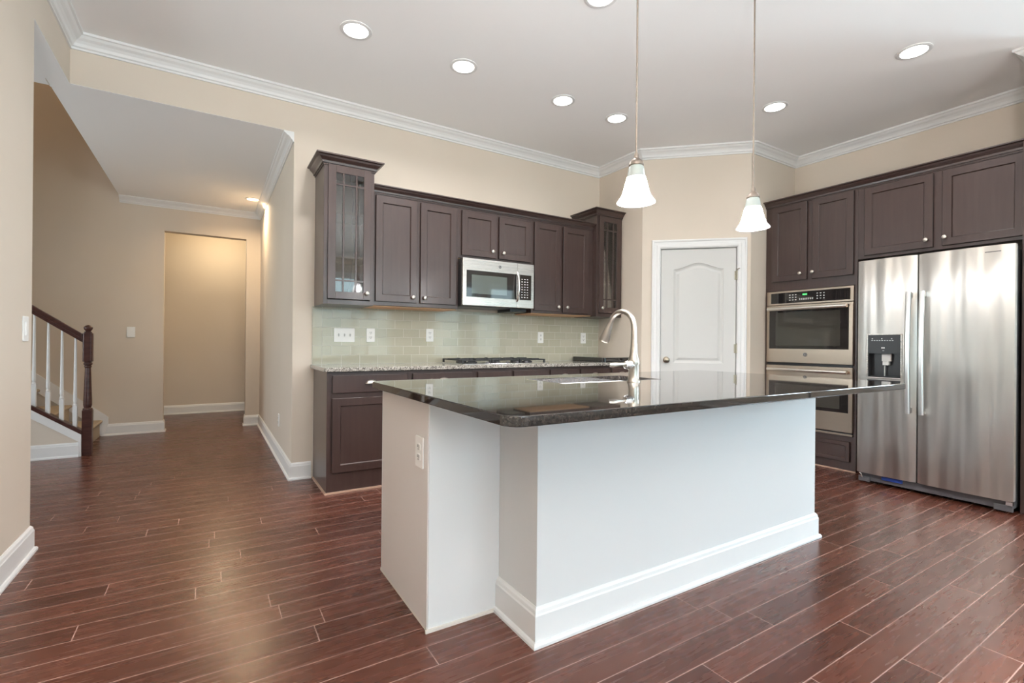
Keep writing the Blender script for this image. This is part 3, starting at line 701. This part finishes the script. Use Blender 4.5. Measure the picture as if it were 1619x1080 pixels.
# ------------------------------------------------------------------ cooktop
ct = thing('gas_cooktop', 'stainless gas cooktop with black cast iron grates on the counter', 'cooktop', (2.235, 3.90, .914))
b = bm_(); prism(b, rrect(-.44, .44, -.255, .225, .02), 0, .010); obj('steel_deck', b, CHROME, ct, bevel=.003)
for gx in (-.29, 0, .29):
    b = bm_(); w_ = .132; y0, y1, z = -.19, .205, .042
    for xx in (gx - w_, gx + w_): box(b, xx - .006, xx + .006, y0, y1, z - .01, z)
    for yy in (y0, y1, (y0 + y1) / 2): box(b, gx - w_, gx + w_, yy - .006, yy + .006, z - .01, z)
    for yy in (-.10, .11):
        box(b, gx - w_, gx - .03, yy - .005, yy + .005, z - .008, z + .006); box(b, gx + .03, gx + w_, yy - .005, yy + .005, z - .008, z + .006)
        box(b, gx - .005, gx + .005, yy - .085, yy - .03, z - .008, z + .006); box(b, gx - .005, gx + .005, yy + .03, yy + .085, z - .008, z + .006)
    for xx in (gx - w_, gx + w_):
        for yy in (y0, y1): box(b, xx - .008, xx + .008, yy - .008, yy + .008, .010, z)
    obj('grate', b, IRON, ct, bevel=.002)
for gx, gy in ((-.29, -.10), (-.29, .11), (0, 0), (.29, -.10), (.29, .11)):
    b = bm_(); lathe(b, [(.048, .010), (.048, .020), (.034, .024), (.034, .032), (.028, .034), (.001, .034)], 20, (gx, gy, 0)); obj('burner', b, IRON, ct)
for k in range(5):
    b = bm_(); lathe(b, [(.015, .010), (.014, .022), (.012, .025), (.001, .025)], 16, (-.20 + k * .10, -.225, 0)); obj('control_knob', b, DKGREY, ct)

# black slab at the right end of the counter
b = bm_(); prism(b, rrect(3.36, 3.742, 3.665, 4.175, .03), .914, .962); sl_ = obj('serving_tray', b, BGLASS, None, bevel=.006)
tag(sl_, 'flat glossy black tray lying at the right end of the granite counter', 'tray')

# ------------------------------------------------------------------ island
ib = thing('kitchen_island', 'white painted kitchen island base with end panel and baseboard', 'island', (2.0, 1.75, 0))
ox, oy = 2.0, 1.75
b = bm_(); box(b, .712 - ox, 2.985 - ox, 1.737 - oy, 2.327 - oy, 0, .884); cbod = obj('cabinet_body', b, WHITE, ib, bevel=.002)
b = bm_(); box(b, .708 - ox, .7119 - ox, 1.742 - oy, 2.310 - oy, .012, .884); obj('end_panel', b, mat('shaded_white_end_panel', (.74, .69, .66), .5), ib)  # same white paint, darkened and warmed for the shade on this side
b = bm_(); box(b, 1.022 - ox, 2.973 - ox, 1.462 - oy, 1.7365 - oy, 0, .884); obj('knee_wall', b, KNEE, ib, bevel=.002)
b = bm_(); sweep(b, [(x - ox, y - oy) for x, y in [(1.022, 1.7365), (1.022, 1.462), (2.973, 1.462), (2.973, 1.74)]][::-1], [(-o_, z_) for o_, z_ in base_prof(.139)][::-1]) if False else None
def outer_sweep(b, path, prof):   # object on the left of travel
    return sweep(b, path, prof)
b.free()
b = bm_(); sweep(b, [(x - ox, y - oy) for x, y in [(2.973, 1.738), (2.973, 1.462), (1.022, 1.462), (1.022, 1.7365)]][::-1], base_prof(.139)); obj('baseboard', b, TRIM, ib)
b = bm_(); sweep(b, [(x - ox, y - oy) for x, y in [(.708, 2.332), (.708, 1.737)]][::-1][::-1], [(0, 0), (-.012, 0), (-.012, .006), (-.008, .011), (0, .012)]) ; obj('side_shoe', b, CREAM, ib)
b = bm_(); box(b, .700 - ox, 1.008 - ox, 1.728 - oy, 1.7368 - oy, 0, .012); obj('front_shoe', b, CREAM, ib)
b = bm_(); box(b, .7105 - ox, .722 - ox, 2.318 - oy, 2.328 - oy, .012, .884); obj('corner_bead', b, WHITE, ib)
for k in range(4):
    xx = .73 + k * .56; dd = obj('cabinet_door', panel_door(.53, .70), WHITE, ib); dd.rotation_euler = (0, 0, PI); dd.location = (xx + .53 - ox, 2.327 - oy, .12)
    knob(dd, .04 if k % 2 == 0 else .49, -.02, .62)
plate('white electrical outlet on the left end panel of the island', 'wall_outlet', (.707, 1.818, .672), -PI / 2, .080, .122)
b = bm_(); prism(b, rrect(.655, 3.085, 1.058, 2.352, .055, 8), .884, .914)
top = obj('island_countertop', b, DGRAN, None, bevel=.009, seg=4)
SKX0, SKX1, SKY0, SKY1 = 1.415, 2.085, 1.815, 2.135
cut(top, [(SKX0, SKX1, SKY0, SKY1, .8, 1.0)])
tag(top, 'dark polished granite island countertop reflecting the tile wall', 'countertop')
sk_ = thing('undermount_sink', 'stainless undermount sink set into the dark island top', 'sink', ((SKX0 + SKX1) / 2, (SKY0 + SKY1) / 2, .884))
hx, hy = (SKX1 - SKX0) / 2 + .006, (SKY1 - SKY0) / 2 + .006
b = bm_(); t = .004
def rim(z, e): return [b.verts.new((x, y, z)) for x, y in rrect(-hx - e, hx + e, -hy - e, hy + e, .03 + e, 5)]
rr = [rim(-.001, .012), rim(-.001, 0), rim(-.19, -.006), ]
fl = [b.verts.new((x, y, -.2)) for x, y in rrect(-hx + .02, hx - .02, -hy + .02, hy - .02, .03, 5)]
rr.append(fl)
for a_, c_ in zip(rr, rr[1:]):
    for i in range(len(a_)): b.faces.new((a_[i], a_[(i + 1) % len(a_)], c_[(i + 1) % len(a_)], c_[i]))
b.faces.new(fl)
s_ = obj('basin', b, mat('satin_sink_steel', (.75, .75, .74), .3, 1.0), sk_, smooth=True); m_ = s_.modifiers.new('s', 'SOLIDIFY'); m_.thickness = .003; m_.offset = 1
b = bm_(); lathe(b, [(.045, 0), (.045, .004), (.035, .003), (.001, .001)], 24, (0, 0, -.199)); obj('drain', b, CHROME, sk_)
# faucet
fc = thing('kitchen_faucet', 'tall brushed nickel gooseneck faucet with side lever on the island', 'faucet', (1.802, 1.748, .914))
b = bm_(); lathe(b, [(.033, 0), (.033, .006), (.028, .012), (.0265, .03), (.0265, .085), (.030, .095), (.028, .11), (.021, .135), (.0165, .18), (.0145, .22)], 28); obj('body', b, FAUCET, fc, smooth=True)
R_ = .088; pts = [(0, 0, .21), (0, 0, .262)] + [(0, R_ - R_ * math.cos(a), .268 + R_ * math.sin(a)) for a in [PI * k / 16 for k in range(1, 15)]]
e_ = Vector(pts[-1]); dr_ = (Vector(pts[-1]) - Vector(pts[-2])).normalized()
b = bm_(); tube(b, pts, [.0145] * 3 + [.0135] * (len(pts) - 3), 16); obj('spout', b, FAUCET, fc, smooth=True)
b = bm_(); hp = [e_ + dr_ * s for s in (0, .012, .018, .055, .10, .108)]; tube(b, hp, [.0135, .0150, .017, .022, .029, .027], 18); sh_ = obj('spray_head', b, FAUCET, fc, smooth=True)
b = bm_(); tube(b, [e_ + dr_ * .107, e_ + dr_ * .110], .022, 16); obj('spray_face', b, DKGREY, sh_)
b = bm_(); tube(b, [(-.015, 0, .085), (-.035, 0, .085), (-.040, 0, .085), (-.055, 0, .086), (-.062, 0, .086)], [.020, .023, .021, .020, .014], 18); lv = obj('valve', b, CHROME, fc, smooth=True)
b = bm_(); tube(b, [(-.055, 0, .087), (-.085, -.003, .089), (-.115, -.006, .089), (-.145, -.008, .088), (-.165, -.009, .087), (-.172, -.009, .087)], [.008, .006, .0085, .0115, .0095, .004], 12); obj('lever', b, FAUCET, lv, smooth=True)

# ------------------------------------------------------------------ right run: oven tower and fridge
FX = 4.766; Y0 = WY - .002
def right_thing(name, lab, cat, y, z=0, group=None): return thing(name, lab, cat, (FX, y, z), -PI / 2, group)
tw = right_thing('oven_tower_cabinet', 'tall dark cabinet housing the double wall oven', 'cabinet', Y0)
TW = Y0 - 2.010; D_ = XR - FX - .004
b = bm_(); box(b, 0, TW, 0, D_, 0, .322); box(b, 0, TW, 0, D_, 1.635, 2.475); box(b, 0, .022, 0, D_, .322, 1.635); box(b, TW - .022, TW, 0, D_, .322, 1.635); box(b, .022, TW - .022, D_ - .02, D_, .322, 1.635)
obj('carcass', b, ESP, tw, bevel=.0015)
Yl = lambda y: Y0 - y
for (ya, yb_, kx, kz) in ((2.757, 2.428, 2.478, 1.785), (2.378, 2.038, 2.366, 1.785)):
    add_door(tw, Yl(ya), Yl(yb_), 1.725, 2.458, 0, Yl(kx), kz)
dw_ = obj('drawer', panel_door(.73, .175, .02, .032), ESP, tw, loc=(.045, 0, .085))
b = bm_(); box(b, 0, TW, -.010, 0, 0, .010); obj('shoe', b, CAULK, tw)
ov = right_thing('double_wall_oven', 'stainless double wall oven built into the dark tower cabinet', 'oven', 2.802, .322)
OW = .772
b = bm_(); box(b, .004, OW - .004, .0, .48, .012, 1.305); obj('oven_body', b, DKGREY, ov)
b = bm_(); box(b, -.0, OW, -.022, -.001, 1.172, 1.308); cpn = obj('control_panel', b, OSTEEL, ov, bevel=.003)
b = bm_(); box(b, .042, OW - .024, -.0245, -.0222, 1.188, 1.290); cg_ = obj('panel_glass', b, BGLASS, cpn)
b = bm_()
random.seed(3)
for cx_, n_ in ((.22, 3), (.47, 3)):
    for i in range(n_):
        for k in range(3):
            x = cx_ + i * .028; z = 1.212 + k * .024; box(b, x, x + .013, -.0252, -.0246, z, z + .008)
for i in range(7): box(b, .315 + i * .019, .315 + i * .019 + .010, -.0252, -.0246, 1.212, 1.228)
obj('button_print', b, ICON, cg_)
b = bm_(); box(b, .345, .385, -.0252, -.0246, 1.256, 1.268); obj('clock_display', b, GREEN, cg_)
def oven_door(z0, z1, wz0, wz1, hz, bz):
    b = bm_(); box(b, 0, OW, -.028, -.002, z0, z1); dd = obj('oven_door', b, OSTEEL, ov, bevel=.004)
    b = bm_(); box(b, .030, OW - .032, -.0305, -.0282, wz0, wz1); wg = obj('window', b, BGLASS, dd, bevel=.0008)
    b = bm_(); box(b, .095, OW - .10, -.0312, -.0306, wz0 + .03, wz1 - .05); obj('inner_window', b, mat('oven_inner_glass', (.05, .047, .04), .05, 0, Coat_Weight=.8), wg)
    b = bm_(); tube(b, [(.03, -.062, hz), (OW - .034, -.062, hz)], .0165, 16); box(b, .035, .055, -.06, -.028, hz - .009, hz + .009); box(b, OW - .059, OW - .039, -.06, -.028, hz - .009, hz + .009)
    obj('handle', b, BAR, dd, smooth=True); badge(dd, .375, -.028, bz, .019)
oven_door(.614, 1.168, .748, 1.150, 1.133, .695)
oven_door(.018, .588, .190, .450, .548, .480)
b = bm_(); box(b, 0, OW, -.024, -.001, -.012, .006); obj('lower_trim', b, OSTEEL, ov, bevel=.002)
b = bm_(); box(b, .01, OW - .01, -.012, -.001, .006, .018); obj('vent_slot', b, BLACK, ov)
b = bm_(); box(b, .01, OW - .01, -.012, -.001, .588, .614); obj('vent_slot', b, BLACK, ov)
# over-fridge cabinet
fcab = right_thing('upper_cabinet', 'wide dark two-door cabinet above the refrigerator', 'cabinet', 2.009)
b = bm_(); box(b, 0, 2.009 - .966, 0, D_, 1.850, 2.475); obj('carcass', b, ESP, fcab, bevel=.0015)
for (ya, yb_, kx, kz) in ((1.955, 1.489, 1.528, 1.934), (1.434, .982, 1.414, 1.936)):
    add_door(fcab, 2.009 - ya, 2.009 - yb_, 1.875, 2.449, 0, 2.009 - kx, kz)
ep = bm_(); box(ep, 4.585, XR, .932, .965, 0, 2.475); tag(obj('end_panel', ep, ESP, None, bevel=.0015), 'dark side panel to the right of the refrigerator', 'panel')
cab_crown('crown_molding', [(FX, WY - .003), (FX, .933)], 2.530, .058, .060, 'dark crown molding over the oven tower and refrigerator cabinets')
# refrigerator
fr = thing('refrigerator', 'stainless side-by-side refrigerator with black water dispenser', 'refrigerator', (4.530, 1.882, 0), -PI / 2)
FW = .908
b = bm_(); box(b, .008, FW - .008, 0, .72, .03, 1.765); obj('fridge_body', b, DKGREY, fr, bevel=.004)
def bow(x0, x1, z0, z1, bulge, thick):
    b = bm_(); n = 14; pts = []
    for k in range(n + 1):
        u = k / n; x = x0 + (x1 - x0) * u
        e = min(1, min(u, 1 - u) / .05); edge = (1 - e) ** 2 * .012
        pts.append((x, -thick - bulge * (1 - (2 * u - 1) ** 2) + edge))
    pts = [(x0, -.004)] + pts + [(x1, -.004)]
    return prism(b, pts, z0, z1)
ld = obj('freezer_door', bow(0, .389, .088, 1.787, .010, .062), FSTEEL, fr, smooth=True)
rd = obj('refrigerator_door', bow(.399, FW, .088, 1.787, .012, .062), FSTEEL, fr, smooth=True)
# dispenser recess
DX0, DX1, DZ0, DZ1 = .072, .306, .850, 1.200
cut(ld, [(DX0 + .004, DX1 - .004, -.2, -.012, DZ0 + .004, DZ1 - .004)])
bpy.context.view_layer.update()
b = bm_(); s = .010; y0, y1 = -.079, -.060
box(b, DX0, DX0 + s, y0, y1, DZ0, DZ1); box(b, DX1 - s, DX1, y0, y1, DZ0, DZ1); box(b, DX0 + s, DX1 - s, y0, y1, DZ0, DZ0 + s); box(b, DX0 + s, DX1 - s, y0, y1, DZ1 - s, DZ1)
dsp = obj('water_dispenser', b, STEEL, ld, bevel=.003)
b = bm_(); box(b, DX0 + s, DX1 - s, -.076, -.013, 1.045, DZ1 - s); obj('dispenser_panel', b, BLACK, dsp)
b = bm_(); box(b, DX0 + s, DX1 - s, -.018, -.0122, DZ0 + s, 1.045); box(b, DX0 + s, DX0 + s + .004, -.070, -.018, DZ0 + s, 1.045); box(b, DX1 - s - .004, DX1 - s, -.070, -.018, DZ0 + s, 1.045); box(b, DX0 + s, DX1 - s, -.070, -.018, DZ0 + s, DZ0 + s + .006); obj('dispenser_cavity', b, BLACK, dsp)
b = bm_(); box(b, .165, .225, -.050, -.025, .985, 1.045); box(b, .175, .215, -.060, -.030, .955, .985); box(b, .182, .186, -.052, -.030, .870, .955); obj('dispenser_paddle', b, ICON, dsp, bevel=.003)
b = bm_()
for i in range(9): box(b, .105 + i * .017, .105 + i * .017 + .010, -.0768, -.0761, 1.145, 1.149)
for i in (0, 4, 8): box(b, .108 + i * .016, .108 + i * .016 + .007, -.0768, -.0761, 1.158, 1.164)
box(b, .172, .195, -.0768, -.0761, 1.085, 1.095); box(b, .180, .192, -.0768, -.0761, 1.066, 1.070); obj('dispenser_print', b, ICON, dsp)
b = bm_(); box(b, DX0 + .004, DX1 - .010, -.0745, -.060, .797, .838); lb = obj('dispenser_label', b, BLACK, ld, bevel=.002)
b = bm_(); box(b, .170, .180, -.0752, -.0746, .815, .828); box(b, .190, .200, -.0752, -.0746, .815, .828); obj('label_print', b, ICON, lb)
b = bm_(); box(b, .765, .845, -.0738, -.068, 1.742, 1.747); obj('name_badge', b, DKGREY, rd)
for door_, x in ((ld, .352), (rd, .434)):
    n = 20; z0, z1 = .600, 1.512; b = bm_(); prev = None; rings = []
    for k in range(n + 1):
        u = k / n; z = z0 + (z1 - z0) * u; off = .105 + .018 * math.sin(PI * u)
        rings.append([b.verts.new((x + dx_, -off + dy_, z)) for dx_, dy_ in ((-.017, .010), (-.016, -.004), (-.008, -.011), (.008, -.011), (.016, -.004), (.017, .010))])
    for a_, c_ in zip(rings, rings[1:]):
        for i in range(6): b.faces.new((a_[i], a_[(i + 1) % 6], c_[(i + 1) % 6], c_[i]))
    b.faces.new(rings[0]); b.faces.new(rings[-1])
    box(b, x - .014, x + .014, -.098, -.060, z0 + .005, z0 + .045); box(b, x - .014, x + .014, -.098, -.060, z1 - .045, z1 - .005)
    obj('handle', b, mat('handle_steel', (.78, .78, .77), .28, 1.0), door_, bevel=.002)
b = bm_(); box(b, .012, FW - .012, -.020, -.001, .022, .080); kg = obj('kick_grille', b, DKGREY, fr, bevel=.003)
b = bm_(); box(b, .004, .085, -.034, -.021, .012, .055); obj('foot_cover', b, DKGREY, fr, bevel=.004)
b = bm_(); box(b, FW - .10, FW - .004, -.034, -.021, .012, .055); obj('foot_cover', b, DKGREY, fr, bevel=.004)
b = bm_(); box(b, .165, .300, -.040, -.021, .052, .080); obj('filter_cap', b, BLUE, fr, bevel=.004)
b = bm_(); tube(b, [(.012, -.045, .085), (.030, -.048, .070), (.036, -.046, .045)], .006, 8); box(b, FW - .035, FW - .002, -.055, -.022, .060, .084); obj('door_hinge', b, CHROME, fr)
b = bm_(); box(b, .01, .10, -.05, .08, 1.766, 1.784); box(b, FW - .10, FW - .01, -.05, .08, 1.766, 1.784); obj('hinge_cover', b, DKGREY, fr, bevel=.004)

# ------------------------------------------------------------------ ceiling lights
cans = [(.773, 3.158, 'recessed ceiling light, leftmost over the back counter'), (1.528, 3.153, 'recessed ceiling light, second from the left over the back counter'),
        (2.426, 3.158, 'recessed ceiling light, third from the left over the back counter'), (3.014, 3.151, 'recessed ceiling light nearest the corner by the pantry'),
        (3.966, 2.291, 'recessed ceiling light in front of the oven tower'), (3.99, 1.36, 'recessed ceiling light in front of the refrigerator'), (1.875, 2.095, 'recessed ceiling light cut off by the top edge above the island')]
def can(x, y, z, lab, power, col, lens):
    t = thing('recessed_light', lab, 'ceiling light', (x, y, z), 0, 'recessed ceiling lights')
    if z < 3: t.scale = (.8, .8, .8)
    b = bm_(); shell_lathe(b, [(.098, 0), (.098, -.004), (.090, -.007), (.076, -.006), (.074, -.001)], 40); obj('trim_ring', b, TRIM, t, smooth=True)
    b = bm_(); lathe(b, [(.074, -.0035), (.074, -.0015), (.001, -.0015)], 40); obj('lens', b, lens, t)
    l = bpy.data.lights.new('can_lamp', 'AREA'); l.shape = 'DISK'; l.size = .14; l.energy = power; l.color = col; l.spread = math.radians(150)
    o = bpy.data.objects.new('can_lamp', l); C.objects.link(o); o.parent = t; o.location = (0, 0, -.012)
for (x, y, lab), f_ in zip(cans, (1, .9, .5, .12, .12, .7, 1)): can(x, y, H, lab, CAN_W * f_, LAMP, LENS)
can(.412, 6.46, HH, 'recessed ceiling light glowing warm at the end of the hall', HALL_W, (1, .74, .45), LENSW)
for i in range(2):    # unseen lamp added to warm and brighten the corridor behind the hall
    l = bpy.data.lights.new('corridor_fill_lamp', 'POINT'); l.energy = COR_W; l.color = (1, .80, .52); l.shadow_soft_size = .1
    o = bpy.data.objects.new('corridor_fill_lamp', l); C.objects.link(o); o.location = (.15, 8.1, 2.5)
    break
l = bpy.data.lights.new('stairwell_fill_lamp', 'POINT'); l.energy = 9; l.color = (1, .70, .40); l.shadow_soft_size = .1  # unseen warm lamp added to brighten the stairwell
o = bpy.data.objects.new('stairwell_fill_lamp', l); C.objects.link(o); o.location = (-2.3, 5.6, 5.0)
# pendants
SHADE_TOP = mat('unlit_shade_top_glass', (.42, .46, .43), .2)  # opaque grey put in for the unlit top of the glass shade
BULB = emit('lit_bulb', (1, .97, .92), 10.0); _through(BULB, .6)
def pendant(x, y, zb, lab):
    t = thing('pendant_light', lab, 'pendant light', (x, y, H), 0, 'bell pendants over the island')
    z = zb - H
    b = bm_(); lathe(b, [(.06, 0), (.06, -.012), (.045, -.022), (.012, -.026), (.008, -.035)], 28); obj('canopy', b, NICKEL, t, smooth=True)
    b = bm_(); tube(b, [(0, 0, -.03), (0, 0, z + .205)], .0042, 10); obj('rod', b, RODM, t)
    b = bm_(); lathe(b, [(.006, z + .215), (.010, z + .205), (.011, z + .190), (.022, z + .180), (.031, z + .168), (.032, z + .158), (.026, z + .154)], 28); obj('socket_cap', b, RODM, t, smooth=True)
    out = [(.026, .158), (.032, .150), (.035, .130), (.040, .105), (.047, .075), (.055, .045), (.062, .026), (.072, .012), (.079, .004), (.081, 0)]
    shell = lambda o_: [(r, z + h) for r, h in o_] + [(r - .004, z + h + (.002 if h < .02 else 0)) for r, h in o_[::-1]]
    b = bm_(); shell_lathe(b, shell(out[:4]), 48); obj('unlit_shade_top', b, SHADE_TOP, t, smooth=True)
    prof = shell(out[3:])
    b = bm_(); shell_lathe(b, prof, 48); obj('glass_shade', b, SHADE, t, smooth=True)
    b = bm_(); lathe(b, [(.001, z + .022), (.014, z + .025), (.021, z + .036), (.023, z + .052), (.017, z + .074), (.013, z + .086)], 24); obj('bulb', b, BULB, t, smooth=True)
    b = bm_(); lathe(b, [(.012, z + .086), (.027, z + .090), (.029, z + .110), (.024, z + .150)], 24); obj('socket_baffle', b, ICON, t, smooth=True)  # opaque cup added to keep the bulb's light off the upper shade
    l = bpy.data.lights.new('pendant_lamp', 'POINT'); l.energy = PEND_W; l.color = LAMP; l.shadow_soft_size = .035
    o = bpy.data.objects.new('pendant_lamp', l); C.objects.link(o); o.parent = t; o.location = (0, 0, z + .045)
pendant(1.551, 1.5, 1.712, 'white glass bell pendant on a thin rod, left of the pair')
pendant(2.404, 1.5, 1.714, 'white glass bell pendant on a thin rod, right of the pair')

# three torchiere fill lights, unseen behind the camera, added to even out the light
def uplighter(x, y, power, lab):
    t = thing('fill_uplight', lab, 'fill light', (x, y, 0), 0, 'torchiere fill lights, unseen behind the viewer')
    b = bm_(); lathe(b, [(.14, 0), (.14, .012), (.10, .022), (.02, .03), (.012, .04)], 28); obj('base', b, DKGREY, t, smooth=True)
    b = bm_(); tube(b, [(0, 0, .03), (0, 0, 1.62)], .011, 12); obj('pole', b, DKGREY, t, smooth=True)
    b = bm_(); shell_lathe(b, [(.02, 1.60), (.08, 1.63), (.14, 1.69), (.17, 1.76), (.166, 1.76), (.136, 1.694), (.078, 1.636), (.02, 1.608)], 36); obj('bowl_shade', b, PLASTIC, t, smooth=True)
    l = bpy.data.lights.new('fill_uplight_lamp', 'AREA'); l.shape = 'DISK'; l.size = .26; l.energy = power; l.color = LAMP
    o = bpy.data.objects.new('fill_uplight_lamp', l); C.objects.link(o); o.parent = t; o.location = (0, 0, 1.755); o.rotation_euler = (PI, 0, 0)
uplighter(-.35, -.75, FILL_A, 'torchiere added as fill light, unseen behind the viewer near the left wall')
uplighter(2.7, -1.5, FILL_B, 'torchiere added as fill light, unseen behind the viewer in mid room')
uplighter(5.6, -.7, FILL_C, 'torchiere added as fill light, unseen behind the viewer past the refrigerator')
